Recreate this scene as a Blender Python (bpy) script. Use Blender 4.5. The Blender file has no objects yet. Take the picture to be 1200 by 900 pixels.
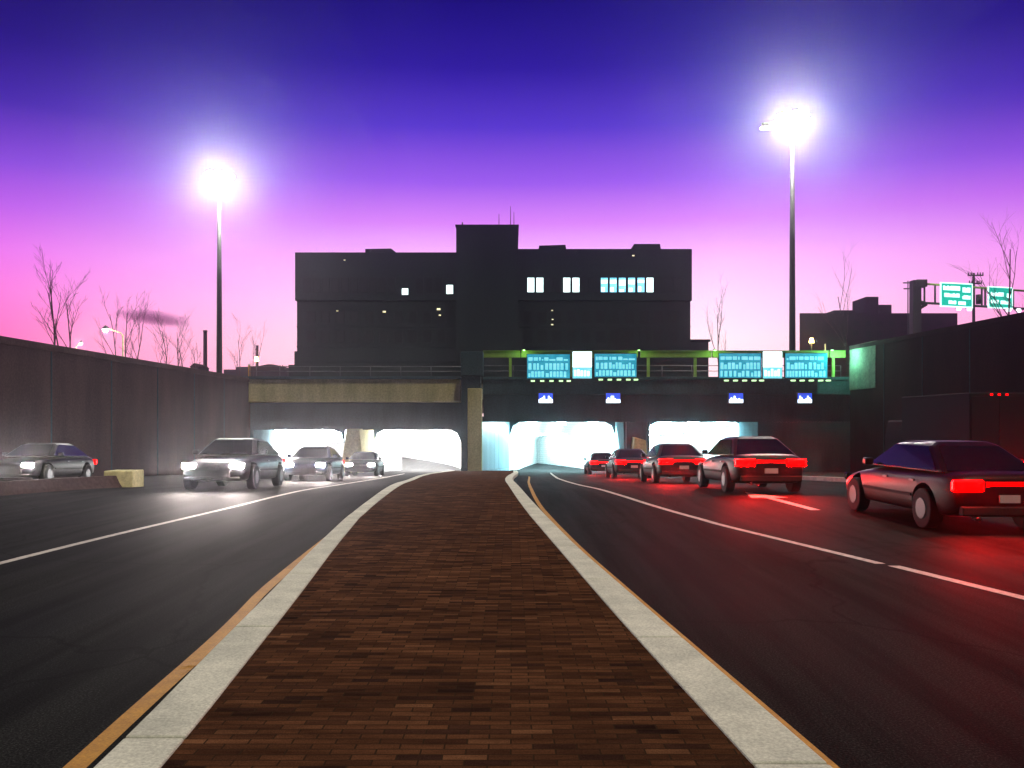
import bpy, bmesh, math, random
from mathutils import Vector, Matrix
R = math.radians
random.seed(7)
sc = bpy.context.scene
COL = sc.collection
F = 1000.0; CZ = 1.75; HY = 495.0            # focal length in photo pixels, eye height, horizon row

def X(px, D): return (px - 600) * D / F
def Z(py, D): return CZ + (HY - py) * D / F
def g(D):                                    # the road falls towards the tunnels
    if D < 19: return 0.0
    if D < 25: return -0.049 * (D - 19) ** 2 / 12
    return -0.049 * (D - 22)
def lerp_pts(pts, D):
    if D <= pts[0][0]:
        a, b = pts[0], pts[1]
    elif D >= pts[-1][0]:
        a, b = pts[-2], pts[-1]
    else:
        for a, b in zip(pts, pts[1:]):
            if a[0] <= D <= b[0]: break
    return a[1] + (b[1] - a[1]) * (D - a[0]) / (b[0] - a[0])
def smooth(pts):
    def f(D):
        w = 0.9 if D < 15 else 1.8
        return sum(lerp_pts(pts, D + k * w) * c for k, c in ((-1, .25), (-.5, .2), (0, .1), (.5, .2), (1, .25)))
    return f

# ------------------------------------------------------------------ materials
MATS = {}
def principled(name, col, rough=.85, metal=0, spec=.3):
    m = bpy.data.materials.new(name); m.use_nodes = True
    nt = m.node_tree; b = nt.nodes['Principled BSDF']
    b.inputs['Base Color'].default_value = (*col, 1); b.inputs['Roughness'].default_value = rough
    b.inputs['Metallic'].default_value = metal; b.inputs['Specular IOR Level'].default_value = spec
    MATS[name] = m
    return m, nt, b
def mixcol(nt, fac, a, b, typ='MIX'):
    n = nt.nodes.new('ShaderNodeMix'); n.data_type = 'RGBA'; n.blend_type = typ
    def put(i, v):
        if isinstance(v, tuple): n.inputs[i].default_value = (*v, 1) if len(v) == 3 else v
        elif isinstance(v, (int, float)): n.inputs[i].default_value = v
        else: nt.links.new(v, n.inputs[i])
    put(0, fac); put(6, a); put(7, b)
    return n.outputs[2]
def noise(nt, scale, detail=4, rough=.6, vec=None, scl=None):
    n = nt.nodes.new('ShaderNodeTexNoise'); n.inputs['Scale'].default_value = scale
    n.inputs['Detail'].default_value = detail; n.inputs['Roughness'].default_value = rough
    if vec is None:
        tc = nt.nodes.new('ShaderNodeTexCoord'); vec = tc.outputs['Object']
    if scl:
        mp = nt.nodes.new('ShaderNodeMapping'); mp.inputs['Scale'].default_value = scl
        nt.links.new(vec, mp.inputs[0]); vec = mp.outputs[0]
    nt.links.new(vec, n.inputs['Vector'])
    return n.outputs['Fac']
def ramp(nt, fac, stops):
    n = nt.nodes.new('ShaderNodeValToRGB'); e = n.color_ramp.elements
    while len(e) < len(stops): e.new(.5)
    for k, (p, c) in enumerate(stops):
        e[k].position = p; e[k].color = (*c, 1) if len(c) == 3 else c
    nt.links.new(fac, n.inputs[0])
    return n.outputs[0]
def bump(nt, b, h, strength=.3, dist=.01):
    n = nt.nodes.new('ShaderNodeBump'); n.inputs['Strength'].default_value = strength
    n.inputs['Distance'].default_value = dist
    nt.links.new(h, n.inputs['Height']); nt.links.new(n.outputs[0], b.inputs['Normal'])
def rough_mat(name, c1, c2, scale=3, rough=.85, spec=.3, bs=.3, bd=.01, streak=None, metal=0, fine=60):
    m, nt, b = principled(name, c1, rough, metal, spec)
    f = noise(nt, scale, 6, .65, scl=streak)
    r = ramp(nt, f, [(.3, c1), (.7, c2)])
    f2 = noise(nt, fine, 3, .7)
    sp = ramp(nt, f2, [(.3, (.72, .72, .72)), (.7, (1.2, 1.2, 1.2))])
    nt.links.new(mixcol(nt, 1.0, r, sp, 'MULTIPLY'), b.inputs['Base Color'])
    if bs: bump(nt, b, f2, bs, bd)
    return m
def emit(name, col, s):
    m = bpy.data.materials.new(name); m.use_nodes = True; nt = m.node_tree
    b = nt.nodes['Principled BSDF']; b.inputs['Base Color'].default_value = (*[min(.8, c) for c in col], 1)
    b.inputs['Emission Color'].default_value = (*col, 1); b.inputs['Emission Strength'].default_value = s
    b.inputs['Roughness'].default_value = .4
    MATS[name] = m
    return m

# asphalt with faint wheel tracks, grain and patches
m, nt, b = principled('asphalt', (.02, .02, .022), .85, 0, .008)
tc = nt.nodes.new('ShaderNodeTexCoord')
f1 = noise(nt, .6, 5, .6, tc.outputs['Object'], (1, .25, 1)); f2 = noise(nt, 70, 3, .75, tc.outputs['Object'])
c = ramp(nt, f1, [(.3, (.007, .008, .008)), (.7, (.016, .016, .016))])
c2 = ramp(nt, f2, [(.36, (.3, .3, .3)), (.55, (1, 1, 1)), (.68, (3.2, 3.2, 3.2))])
f3 = noise(nt, 1.0, 4, .6, tc.outputs['Object'], (2.2, .12, 1)); c3 = ramp(nt, f3, [(.4, (.55, .55, .55)), (.6, (1.35, 1.35, 1.35))])
c = mixcol(nt, 1, c, c3, 'MULTIPLY')
vo = nt.nodes.new('ShaderNodeTexVoronoi'); vo.feature = 'DISTANCE_TO_EDGE'; vo.inputs['Scale'].default_value = .35
wn = nt.nodes.new('ShaderNodeTexNoise'); wn.inputs['Scale'].default_value = 1.6; nt.links.new(tc.outputs['Object'], wn.inputs['Vector'])
nt.links.new(mixcol(nt, .35, tc.outputs['Object'], wn.outputs['Color']), vo.inputs['Vector'])
cr_ = ramp(nt, vo.outputs['Distance'], [(.002, (.45, .45, .45)), (.006, (1, 1, 1))]); c = mixcol(nt, 1, c, cr_, 'MULTIPLY')
nt.links.new(mixcol(nt, 1, c, c2, 'MULTIPLY'), b.inputs['Base Color'])
rr = ramp(nt, f1, [(.3, (.66, .66, .66)), (.7, (.85, .85, .85))]); nt.links.new(rr, b.inputs['Roughness'])
bump(nt, b, f2, .5, .008)

# brick paving
m, nt, b = principled('brick_paving', (.2, .06, .03), .95, 0, .0)
tc = nt.nodes.new('ShaderNodeTexCoord')
wob = nt.nodes.new('ShaderNodeTexNoise'); wob.inputs['Scale'].default_value = 1.3; wob.inputs['Detail'].default_value = 2
nt.links.new(tc.outputs['Object'], wob.inputs['Vector'])
va = nt.nodes.new('ShaderNodeVectorMath'); va.operation = 'SCALE'; va.inputs['Scale'].default_value = .014
nt.links.new(wob.outputs['Color'], va.inputs[0])
vb = nt.nodes.new('ShaderNodeVectorMath'); nt.links.new(tc.outputs['Object'], vb.inputs[0]); nt.links.new(va.outputs[0], vb.inputs[1])
br = nt.nodes.new('ShaderNodeTexBrick'); nt.links.new(vb.outputs[0], br.inputs['Vector'])
br.inputs['Scale'].default_value = 1; br.inputs['Brick Width'].default_value = .22; br.inputs['Row Height'].default_value = .068
br.inputs['Mortar Size'].default_value = .0048; br.inputs['Mortar Smooth'].default_value = .3; br.inputs['Bias'].default_value = 0
br.inputs['Color1'].default_value = (0, 0, 0, 1); br.inputs['Color2'].default_value = (1, 1, 1, 1)
br.inputs['Mortar'].default_value = (.5, .5, .5, 1); br.offset = .5
bc = ramp(nt, br.outputs['Color'], [(0, (.030, .015, .012)), (.12, (.056, .025, .015)), (.5, (.082, .036, .019)), (.85, (.108, .047, .024)), (1, (.15, .070, .036))])
pn = noise(nt, 2.2, 5, .65, tc.outputs['Object'], (.7, 3.2, 1)); pc = ramp(nt, pn, [(.3, (.45, .42, .45)), (.7, (1.35, 1.3, 1.25))])
bc = mixcol(nt, 1, bc, pc, 'MULTIPLY')
gn = noise(nt, 110, 3, .7, tc.outputs['Object']); gc = ramp(nt, gn, [(.3, (.6, .6, .6)), (.7, (1.3, 1.3, 1.3))])
bc = mixcol(nt, 1, bc, gc, 'MULTIPLY')
bc = mixcol(nt, br.outputs['Fac'], bc, (.034, .020, .012))
nt.links.new(bc, b.inputs['Base Color'])
hm = nt.nodes.new('ShaderNodeMath'); hm.operation = 'SUBTRACT'
nt.links.new(gn, hm.inputs[0]); nt.links.new(br.outputs['Fac'], hm.inputs[1])
bump(nt, b, hm.outputs[0], .7, .006)

rough_mat('granite', (.50, .51, .45), (.76, .76, .66), 2.2, .9, .03, .6, .005, fine=55)
rough_mat('yellow_paint', (.36, .165, .006), (.54, .27, .015), 5, .7, .3, .3, .003)
rough_mat('white_paint', (.34, .30, .26), (.66, .62, .56), 9, .7, .3, .3, .003)
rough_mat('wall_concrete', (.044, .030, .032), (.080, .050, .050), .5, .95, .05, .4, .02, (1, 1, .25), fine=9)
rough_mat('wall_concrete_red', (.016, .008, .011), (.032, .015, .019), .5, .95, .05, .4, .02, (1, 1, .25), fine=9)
rough_mat('tan_concrete', (.38, .36, .17), (.64, .58, .28), .9, .9, .15, .3, .02, (1, 1, .22), fine=7)
rough_mat('dark_concrete', (.022, .050, .062), (.042, .082, .096), .6, .95, .05, .3, .02, (1, 1, .2), fine=8)
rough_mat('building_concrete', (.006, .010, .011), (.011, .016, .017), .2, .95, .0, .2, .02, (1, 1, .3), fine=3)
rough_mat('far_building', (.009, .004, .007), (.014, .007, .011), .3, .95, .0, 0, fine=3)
rough_mat('ground_grass', (.02, .03, .012), (.04, .05, .02), 1, .95, .05, .3, .03)
rough_mat('bark', (.035, .018, .018), (.06, .03, .03), 8, .95, .1, .3, .01)
rough_mat('steel', (.06, .06, .07), (.11, .11, .12), 3, .5, .5, 0, metal=.6)
rough_mat('green_steel', (.20, .34, .05), (.30, .46, .10), 2, .55, .4, .1, .003)
rough_mat('dark_steel', (.012, .014, .016), (.022, .024, .026), 3, .5, .4, 0)
# tiled tunnel walls
def tile(name, c1, c2, w, h, rough=.35):
    m, nt, b = principled(name, c1, rough, 0, .4)
    tc = nt.nodes.new('ShaderNodeTexCoord'); sx = nt.nodes.new('ShaderNodeSeparateXYZ'); nt.links.new(tc.outputs['Object'], sx.inputs[0])
    ad = nt.nodes.new('ShaderNodeMath'); nt.links.new(sx.outputs[0], ad.inputs[0]); nt.links.new(sx.outputs[1], ad.inputs[1])
    cx = nt.nodes.new('ShaderNodeCombineXYZ'); nt.links.new(ad.outputs[0], cx.inputs[0]); nt.links.new(sx.outputs[2], cx.inputs[1])
    br = nt.nodes.new('ShaderNodeTexBrick'); nt.links.new(cx.outputs[0], br.inputs['Vector']); br.offset = 0
    br.inputs['Scale'].default_value = 1; br.inputs['Brick Width'].default_value = w; br.inputs['Row Height'].default_value = h
    br.inputs['Mortar Size'].default_value = .012; br.inputs['Color1'].default_value = (*c1, 1); br.inputs['Color2'].default_value = (*c2, 1)
    br.inputs['Mortar'].default_value = (*[x * .45 for x in c1], 1)
    nt.links.new(br.outputs['Color'], b.inputs['Base Color'])
tile('tunnel_tile', (.74, .76, .74), (.8, .82, .8), .6, .3)
tile('jamb_tile', (.26, .42, .50), (.42, .60, .68), .42, 40)
emit('tunnel_lamp', (.55, .95, 1), 130)
emit('tunnel_lamp_warm', (1, .97, .93), 300)
emit('mast_lamp', (1, .93, .86), 460)
emit('small_lamp', (1, .93, .8), 60)
emit('sodium_lamp', (1, .62, .16), 60)
emit('window_lit', (.72, 1, .98), 1.6)
emit('window_dim', (.16, .62, .85), 1.1)
emit('speck', (1, .86, .5), 1.2)
emit('signal_white', (.75, .9, 1), 3)
emit('signal_blue', (.04, .10, .85), 1.0)
emit('sign_arrow_white', (.72, 1, 1), 2.6)
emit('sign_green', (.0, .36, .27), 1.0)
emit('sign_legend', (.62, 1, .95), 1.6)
emit('fixture_glow', (.6, 1, .5), 1.5)
emit('headlamp', (1, .86, .80), 800)
emit('taillamp', (1, .0, .0), 60)
emit('marker_red', (1, .0, .0), 5)
principled('car_paint_black', (.006, .006, .007), .4, 0, .12)
principled('car_paint_grey', (.010, .010, .012), .4, 0, .12)
principled('car_paint_red', (.018, .002, .003), .4, 0, .12)
principled('car_paint_blue', (.006, .009, .02), .4, 0, .12)
principled('glass_dark', (.004, .005, .006), .10, 0, .15)
principled('window_unlit', (.005, .007, .008), .5, 0, .02)
principled('tyre', (.012, .012, .012), .85)
principled('rim', (.04, .04, .045), .4, .9)
principled('plate', (.6, .6, .6), .5)
principled('truck_box', (.03, .026, .034), .85, 0, .03)
principled('window_frame', (.008, .010, .011), .8, 0, .0)
# blue sign panels: uneven emission stands in for fixture light on their faces
def glow_panel(name, c1, c2, s):
    m, nt, b = principled(name, c1, .4)
    f = noise(nt, 1.1, 4, .6, scl=(1, 1, 1.6))
    r = ramp(nt, f, [(.3, c1), (.7, c2)])
    nt.links.new(r, b.inputs['Emission Color']); b.inputs['Emission Strength'].default_value = s
glow_panel('sign_blue', (.0, .17, .30), (.05, .42, .55), 1.0)
glow_panel('sign_cell', (.12, .62, .78), (.35, .85, .95), 1.0)

# ------------------------------------------------------------------ mesh helpers
class MB:
    def __init__(s): s.v = []; s.f = []; s.sm = []
    def add(s, vs, fs, smooth=False):
        o = len(s.v); s.v += [tuple(p) for p in vs]; s.f += [tuple(i + o for i in f) for f in fs]; s.sm += [smooth] * len(fs)
        return s
    def box(s, x0, x1, y0, y1, z0, z1):
        return s.add([(x0, y0, z0), (x1, y0, z0), (x1, y1, z0), (x0, y1, z0), (x0, y0, z1), (x1, y0, z1), (x1, y1, z1), (x0, y1, z1)],
                     [(0, 3, 2, 1), (4, 5, 6, 7), (0, 1, 5, 4), (1, 2, 6, 5), (2, 3, 7, 6), (3, 0, 4, 7)])
    def tube(s, pts, rads, n=8, cap=True):
        pts = [Vector(p) for p in pts]
        if not hasattr(rads, '__len__'): rads = [rads] * len(pts)
        vs = []; fs = []
        for i, p in enumerate(pts):
            d = (pts[min(i + 1, len(pts) - 1)] - pts[max(i - 1, 0)]).normalized()
            u = d.cross(Vector((0, 0, 1)) if abs(d.z) < .9 else Vector((1, 0, 0))).normalized(); w = d.cross(u)
            for k in range(n):
                a = 2 * math.pi * k / n
                vs.append(p + (u * math.cos(a) + w * math.sin(a)) * rads[i])
        for i in range(len(pts) - 1):
            for k in range(n):
                fs.append((i * n + k, i * n + (k + 1) % n, (i + 1) * n + (k + 1) % n, (i + 1) * n + k))
        s.add(vs, fs, True)
        if cap:
            o = len(s.v) - len(vs)
            s.f.append(tuple(o + k for k in range(n))[::-1]); s.sm.append(False)
            o2 = o + (len(pts) - 1) * n
            s.f.append(tuple(o2 + k for k in range(n))); s.sm.append(False)
        return s
    def prism(s, poly, y0, y1):                # poly in x,z, extruded in y
        n = len(poly)
        return s.add([(x, y0, z) for x, z in poly] + [(x, y1, z) for x, z in poly],
                     [tuple(range(n)), tuple(range(2 * n - 1, n - 1, -1))] + [(i, i + n, (i + 1) % n + n, (i + 1) % n) for i in range(n)])
    def slab(s, poly, z0, z1):                 # poly in x,y, extruded in z
        n = len(poly)
        return s.add([(x, y, z0) for x, y in poly] + [(x, y, z1) for x, y in poly],
                     [tuple(range(n - 1, -1, -1)), tuple(range(n, 2 * n))] + [(i, (i + 1) % n, (i + 1) % n + n, i + n) for i in range(n)])
    def build(s, name, mat, parent=None, bevel=0, loc=None):
        me = bpy.data.meshes.new(name); me.from_pydata(s.v, [], s.f); me.update()
        bm = bmesh.new(); bm.from_mesh(me); bmesh.ops.recalc_face_normals(bm, faces=bm.faces); bm.to_mesh(me); bm.free()
        for p, q in zip(me.polygons, s.sm): p.use_smooth = q
        if mat: me.materials.append(MATS[mat])
        o = bpy.data.objects.new(name, me); COL.objects.link(o)
        if parent: o.parent = parent
        if loc: o.location = loc
        if bevel:
            md = o.modifiers.new('bevel', 'BEVEL'); md.width = bevel; md.segments = 2; md.limit_method = 'ANGLE'
        return o
def tag(o, label=None, cat=None, group=None, kind=None):
    if label: o['label'] = label
    if cat: o['category'] = cat
    if group: o['group'] = group
    if kind: o['kind'] = kind
    return o
def empty(name, loc, label, cat, group=None, rz=0):
    o = bpy.data.objects.new(name, None); COL.objects.link(o); o.location = loc; o.rotation_euler.z = rz; o.empty_display_size = .3
    return tag(o, label, cat, group)
def copy_tree(o, parent=None):
    c = o.copy(); COL.objects.link(c); c.parent = parent
    for ch in list(o.children): copy_tree(ch, c)
    return c

# ------------------------------------------------------------------ ground, road, median
Ds = [-60, -30, -10, -3, 0] + [x * .5 for x in range(1, 60)] + list(range(30, 73))
LW, RW = -21.6, 27.9                            # inner faces of the retaining walls
mb = MB(); vs = []; fs = []
xs = [LW - .3, -15, -8, -3, 1, 8, 15, RW + .3]
for D in Ds: vs += [(x, D, g(D)) for x in xs]
n = len(xs)
for i in range(len(Ds) - 1):
    for j in range(n - 1): fs.append((i * n + j, i * n + j + 1, (i + 1) * n + j + 1, (i + 1) * n + j))
tag(mb.add(vs, fs, True).build('road', 'asphalt'), kind='structure')

Lb = smooth([(-20, -1.2), (0, -1.45), (3.95, -1.62), (5.8, -1.79), (7.55, -1.94), (11, -2.28), (15.2, -2.64), (21.5, -2.88), (28, -3.25), (38, -4.0), (48, -4.5), (72, -4.8)])
Lk = smooth([(-20, -1.5), (0, -1.77), (3.95, -1.93), (5.97, -2.12), (7.37, -2.23), (11, -2.55), (14.8, -2.84), (20, -3.07), (28, -3.48), (38, -4.25), (48, -4.75), (72, -5.05)])
Rb = smooth([(-20, 2.6), (0, 1.45), (3.95, 1.14), (6.53, .91), (11.27, .56), (16, .22), (21, -.05), (26, -.20), (32, -.26), (40, -.20), (47, -.05), (56, .1), (72, .1)])
Rk = smooth([(-20, 3.0), (0, 1.82), (3.95, 1.50), (6.53, 1.255), (11.03, .84), (16.3, .48), (21.3, .19), (26, .06), (32, .02), (40, .1), (47, .28), (56, .42), (72, .42)])
MD = [-20, -8, -2, 0, 1, 2] + [3 + k * .5 for k in range(50)] + list(range(28, 73, 2))
H = .15
def strip(name, mat, fl, fr, DD, dz0, dz1=None, cut=None):
    """ribbon between two edge curves; with dz1 it is a solid of that top height"""
    mb = MB()
    segs = [DD] if cut is None else cut
    for S in segs:
        vs = []; fs = []
        for D in S:
            z = g(D)
            if dz1 is None: vs += [(fl(D), D, z + dz0), (fr(D), D, z + dz0)]
            else: vs += [(fl(D), D, z + dz0), (fl(D), D, z + dz1), (fr(D), D, z + dz1), (fr(D), D, z + dz0)]
        k = 2 if dz1 is None else 4
        for i in range(len(S) - 1):
            for j in range(k - 1): fs.append((i * k + j, (i + 1) * k + j, (i + 1) * k + j + 1, i * k + j + 1))
        if dz1 is not None:
            fs.append((0, 1, 2, 3)); q = (len(S) - 1) * 4; fs.append((q, q + 3, q + 2, q + 1))
        mb.add(vs, fs)
    return mb.build(name, mat)
tag(strip('brick_median', 'brick_paving', lambda D: Lb(D) - .002, lambda D: Rb(D) + .002, MD, .0, H - .012), kind='structure')
def stones(step, off=0.0):
    out = []; D = -20 + off
    while D < 71:
        e = min(D + step - .014, 71.5); n = max(2, int((e - D) / .4) + 1)
        out.append([D + (e - D) * i / (n - 1) for i in range(n)]); D += step
    return out
kl = strip('kerb', 'granite', Lk, Lb, MD, -.02, H, stones(2.36, .75)); tag(kl, kind='structure')
kr = strip('kerb', 'granite', Rb, Rk, MD, -.02, H, stones(2.36, .42)); tag(kr, kind='structure')
for k in (kl, kr):
    md = k.modifiers.new('bevel', 'BEVEL'); md.width = .014; md.segments = 2; md.limit_method = 'ANGLE'

# markings, 4 mm above the asphalt
def mark(name, mat, f, w, D0, D1, dashes=None, dz=.004):
    segs = dashes or [(D0, D1)]; cut = []
    for a, b_ in segs:
        n = max(2, int((b_ - a) / .6) + 1); cut.append([a + (b_ - a) * i / (n - 1) for i in range(n)])
    return tag(strip(name, mat, lambda D: f(D) - w / 2, lambda D: f(D) + w / 2, None, dz, None, cut), kind='structure')
yl = mark('yellow_edge_line', 'yellow_paint', lambda D: Lk(D) - .215 + .025 * math.sin(D * 1.1) * (D < 9) + .032 * max(0, D - 9), .12, -18, 14)
mbt = MB()
for D0 in (3.95, 6.1):                           # short yellow ticks from the line to the kerb
    mbt.add([(Lk(D0) - .25, D0, .0065), (Lk(D0) + .01, D0 + .03, .0065), (Lk(D0 + .22) + .01, D0 + .26, .0065), (Lk(D0 + .2) - .25, D0 + .2, .0065)], [(0, 1, 2, 3)])
tag(mbt.build('yellow_tick_marks', 'yellow_paint'), kind='structure')
Ry = smooth([(-20, 3.15), (0, 1.98), (4.3, 1.62), (7.1, 1.355), (11.5, .96), (16, .67), (19, .53), (24, .52), (32, .62), (44, .9), (60, 1.0)])
mark('yellow_edge_line', 'yellow_paint', Ry, .085, -18, 46)
RL = smooth([(-20, 11), (0, 7.2), (8.4, 5.05), (10.4, 4.60), (15, 3.44), (20, 2.62), (25.8, 2.2), (32, 2.12), (40, 2.15), (55, 2.6), (72, 3.2)])
mark('white_lane_line', 'white_paint', RL, .13, 10.55, 66)
mark('white_lane_line', 'white_paint', lambda D: RL(D) + .06, .15, -15, 10.4)
LL = smooth([(-20, -6.9), (0, -6.75), (10.6, -6.36), (13.2, -6.2), (15.5, -5.96), (19.4, -5.6), (25, -5.5), (40, -6.2), (72, -8.4)])
mark('white_lane_line', 'white_paint', LL, .13, -15, 60)
R2 = smooth([(-20, 11), (18.4, 9.75), (23.2, 9.45), (40, 9.3), (72, 9.0)])
mark('dashed_lane_line', 'white_paint', R2, .14, 0, 0, [(a, a + 2.7) for a in (-12, -3, 6, 15.5, 20.6, 30, 39, 48, 57)])
# lane arrow (yellowish), pointing to the tunnel
ax, ay = 6.05, 17.0
mb = MB()
def rd(x, y): return (x, y, g(y) + .0055)
mb.add([rd(ax - .1, ay), rd(ax + .1, ay), rd(ax + .02, ay + 2.8), rd(ax - .18, ay + 2.8)], [(0, 1, 2, 3)])
mb.add([rd(ax - .5, ay + 2.8), rd(ax + .36, ay + 2.8), rd(ax - .12, ay + 4.7)], [(0, 1, 2)])
tag(mb.build('lane_arrow', 'white_paint'), kind='structure')

# traffic island between the main lanes and the ramp lane on the right
Ia = smooth([(-20, 13.6), (20, 12.8), (37, 12.4), (72, 11.2)])
tag(strip('kerb', 'granite', Ia, lambda D: Ia(D) + .3, None, -.02, .16, stones(3.0)), kind='structure')
tag(strip('traffic_island', 'dark_concrete', lambda D: Ia(D) + .3, lambda D: Ia(D) + 1.0, list(range(-20, 72, 2)), 0, .145), kind='structure')
# low divider on the left with a squared end block
t = empty('concrete_divider', (-11.5, 25.4, g(25.4)), 'low concrete divider with a squared end block between the left lanes', 'divider')
mb = MB(); pts = [(-60 + k * 5, lerp_pts([(-60, -14.2), (20.6, -12.6), (24.8, -11.6)], -60 + k * 5)) for k in range(17)] + [(24.8, -11.62)]
vs = []; fs = []
for y, x in pts:
    for dx, dz in ((-.3, 0), (-.22, .12), (-.12, .34), (.12, .34), (.22, .12), (.3, 0)): vs.append((x + dx + 11.5, y - 25.4, g(y) + dz - g(25.4)))
for i in range(len(pts) - 1):
    for j in range(5): fs.append((i * 6 + j, i * 6 + j + 1, i * 6 + 6 + j + 1, i * 6 + 6 + j))
mb.add(vs, fs).build('barrier_rail', 'wall_concrete', t)
MB().box(-.42, .42, -.5, .3, -.02, .5).build('end_block', 'tan_concrete', t, .03)

# ------------------------------------------------------------------ plateaus and retaining walls
mb = MB()
ZL, ZR = 5.2, 7.6
E = 330
mb.add([(-E, -E, ZL), (LW - .8, -E, ZL), (LW - .8, 76, ZL), (-E, 76, ZL)], [(0, 1, 2, 3)])
mb.add([(RW + .8, -E, ZR), (E, -E, ZR), (E, 80, ZR), (RW + .8, 80, ZR)], [(0, 1, 2, 3)])
mb.add([(RW + .8, 80, ZR), (E, 80, ZR), (E, 95, ZL), (RW + .8, 95, ZL)], [(0, 1, 2, 3)])
mb.add([(-E, 76, ZL), (LW - .8, 76, ZL), (RW + .8, 76, ZL), (RW + .8, 95, ZL), (E, 95, ZL), (E, E, ZL), (-E, E, ZL)], [(0, 1, 2, 3, 4, 5, 6)])
mb.add([(LW - .8, -E, 0), (RW + .8, -E, 0), (RW + .8, -58, 0), (LW - .8, -58, 0)], [(0, 1, 2, 3)])
tag(mb.build('ground', 'ground_grass'), kind='structure')

def ret_wall(name, xin, sgn, top, label, mat, panel):
    t = empty(name, (xin, 30, 0), label, 'wall')
    mb = MB(); Y = list(range(-60, 70, 2)) + [70.4]; vs = []; fs = []
    for y in Y:
        zb = g(y) - .3 - 0; zt = top(y) - .32
        vs += [(0, y - 30, zb), (0, y - 30, zt), (sgn * .8, y - 30, zt), (sgn * .8, y - 30, zb)]
    for i in range(len(Y) - 1):
        for j in range(4): fs.append((i * 4 + j, i * 4 + (j + 1) % 4, i * 4 + 4 + (j + 1) % 4, i * 4 + 4 + j))
    fs.append((0, 1, 2, 3)); q = (len(Y) - 1) * 4; fs.append((q, q + 3, q + 2, q + 1))
    mb.add(vs, fs).build('wall_face', mat, t)
    mb = MB(); vs = []; fs = []
    for y in Y:
        zt = top(y)
        vs += [(-sgn * .07, y - 30, zt - .32), (-sgn * .07, y - 30, zt), (sgn * .87, y - 30, zt), (sgn * .87, y - 30, zt - .32)]
    for i in range(len(Y) - 1):
        for j in range(4): fs.append((i * 4 + j, i * 4 + (j + 1) % 4, i * 4 + 4 + (j + 1) % 4, i * 4 + 4 + j))
    fs.append((0, 1, 2, 3)); q = (len(Y) - 1) * 4; fs.append((q, q + 3, q + 2, q + 1))
    mb.add(vs, fs).build('coping', mat, t)
    mb = MB()                                     # dark expansion joints as thin ribs
    for y in range(-56, 70, 6): mb.box(-sgn * .025 if sgn > 0 else 0, 0 if sgn > 0 else .025, y - 30 - .04, y - 30 + .04, g(y) - .1, top(y) - .33)
    mb.build('joint_rib', 'dark_concrete', t)
    return t
ret_wall('retaining_wall', LW, -1, lambda y: Z(393, 35.8) + .0 * y, 'long brown concrete retaining wall along the left lanes', 'wall_concrete', 6)
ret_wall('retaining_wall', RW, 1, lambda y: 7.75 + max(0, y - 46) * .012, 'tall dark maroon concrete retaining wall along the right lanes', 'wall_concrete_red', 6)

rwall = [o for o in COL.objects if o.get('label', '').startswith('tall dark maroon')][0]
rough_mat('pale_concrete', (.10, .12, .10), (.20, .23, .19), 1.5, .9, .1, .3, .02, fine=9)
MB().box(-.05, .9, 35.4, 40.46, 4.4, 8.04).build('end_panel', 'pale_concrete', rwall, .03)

# ------------------------------------------------------------------ tunnel portals
def chamfer(x0, x1, z0, z1, c):
    return [(x0, z0), (x0, z1 - c * 1.3), (x0 + c * .35, z1 - c * .35), (x0 + c, z1), (x1 - c, z1), (x1 - c * .35, z1 - c * .35), (x1, z1 - c * 1.3), (x1, z0)]
def bore(root, x0, x1, D0, ztop, lampmat, bend, lx):
    """tunnel tube: tiled walls, ceiling, roadway and rows of ceiling lights; it falls and bends"""
    ox, oy, oz = root.location
    Dd = [D0 + k * 4 for k in range(0, 27)]
    off = lambda D: bend * (max(0, D - D0 - 12) / 60) ** 2 * 30
    zz = lambda D: g(min(D, 110)) - g(D0) + max(0, 0)
    prof0 = chamfer(x0, x1, g(D0), ztop, 1.0)
    n = len(prof0); vs = []; fs = []
    for D in Dd: vs += [(x + off(D) - ox, D - oy, z + zz(D) - oz) for x, z in prof0]
    for i in range(len(Dd) - 1):
        for j in range(n - 1): fs.append((i * n + j, i * n + j + 1, (i + 1) * n + j + 1, (i + 1) * n + j))
    q = (len(Dd) - 1) * n; fs.append(tuple(q + j for j in range(n)))
    MB().add(vs, fs).build('tunnel_lining', 'tunnel_tile', root)
    vs = []; fs = []
    for D in [72 - .5, 74] + Dd:
        d = max(D, D0); zf = g(D) if D <= D0 else g(D0) + zz(D)
        vs += [(x0 + off(d) - .8 * (D < D0) - ox, D - oy, zf - oz + .003), (x1 + off(d) + .6 * (D < D0) - ox, D - oy, zf - oz + .003)]
    for i in range(len(Dd) + 1): fs.append((2 * i, 2 * i + 1, 2 * i + 3, 2 * i + 2))
    MB().add(vs, fs).build('tunnel_roadway', 'asphalt', root)
    src = {}
    for u in lx:
        first = None
        for k in range(11):
            D = D0 + 1.2 + k * 6; x = x0 + (x1 - x0) * u + off(D); z = ztop + zz(D) - .16
            if first is None:
                first = MB().box(-.28, .28, -1.7, 1.7, -.09, .09).build('ceiling_light', lampmat, root, .03); o = first
            else:
                o = first.copy(); COL.objects.link(o)
            o.location = (x - ox, D - oy, z - oz)
    return

DF, DI = 72.0, 78.0
PT = Z(441, 70)                                    # parapet top
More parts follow.
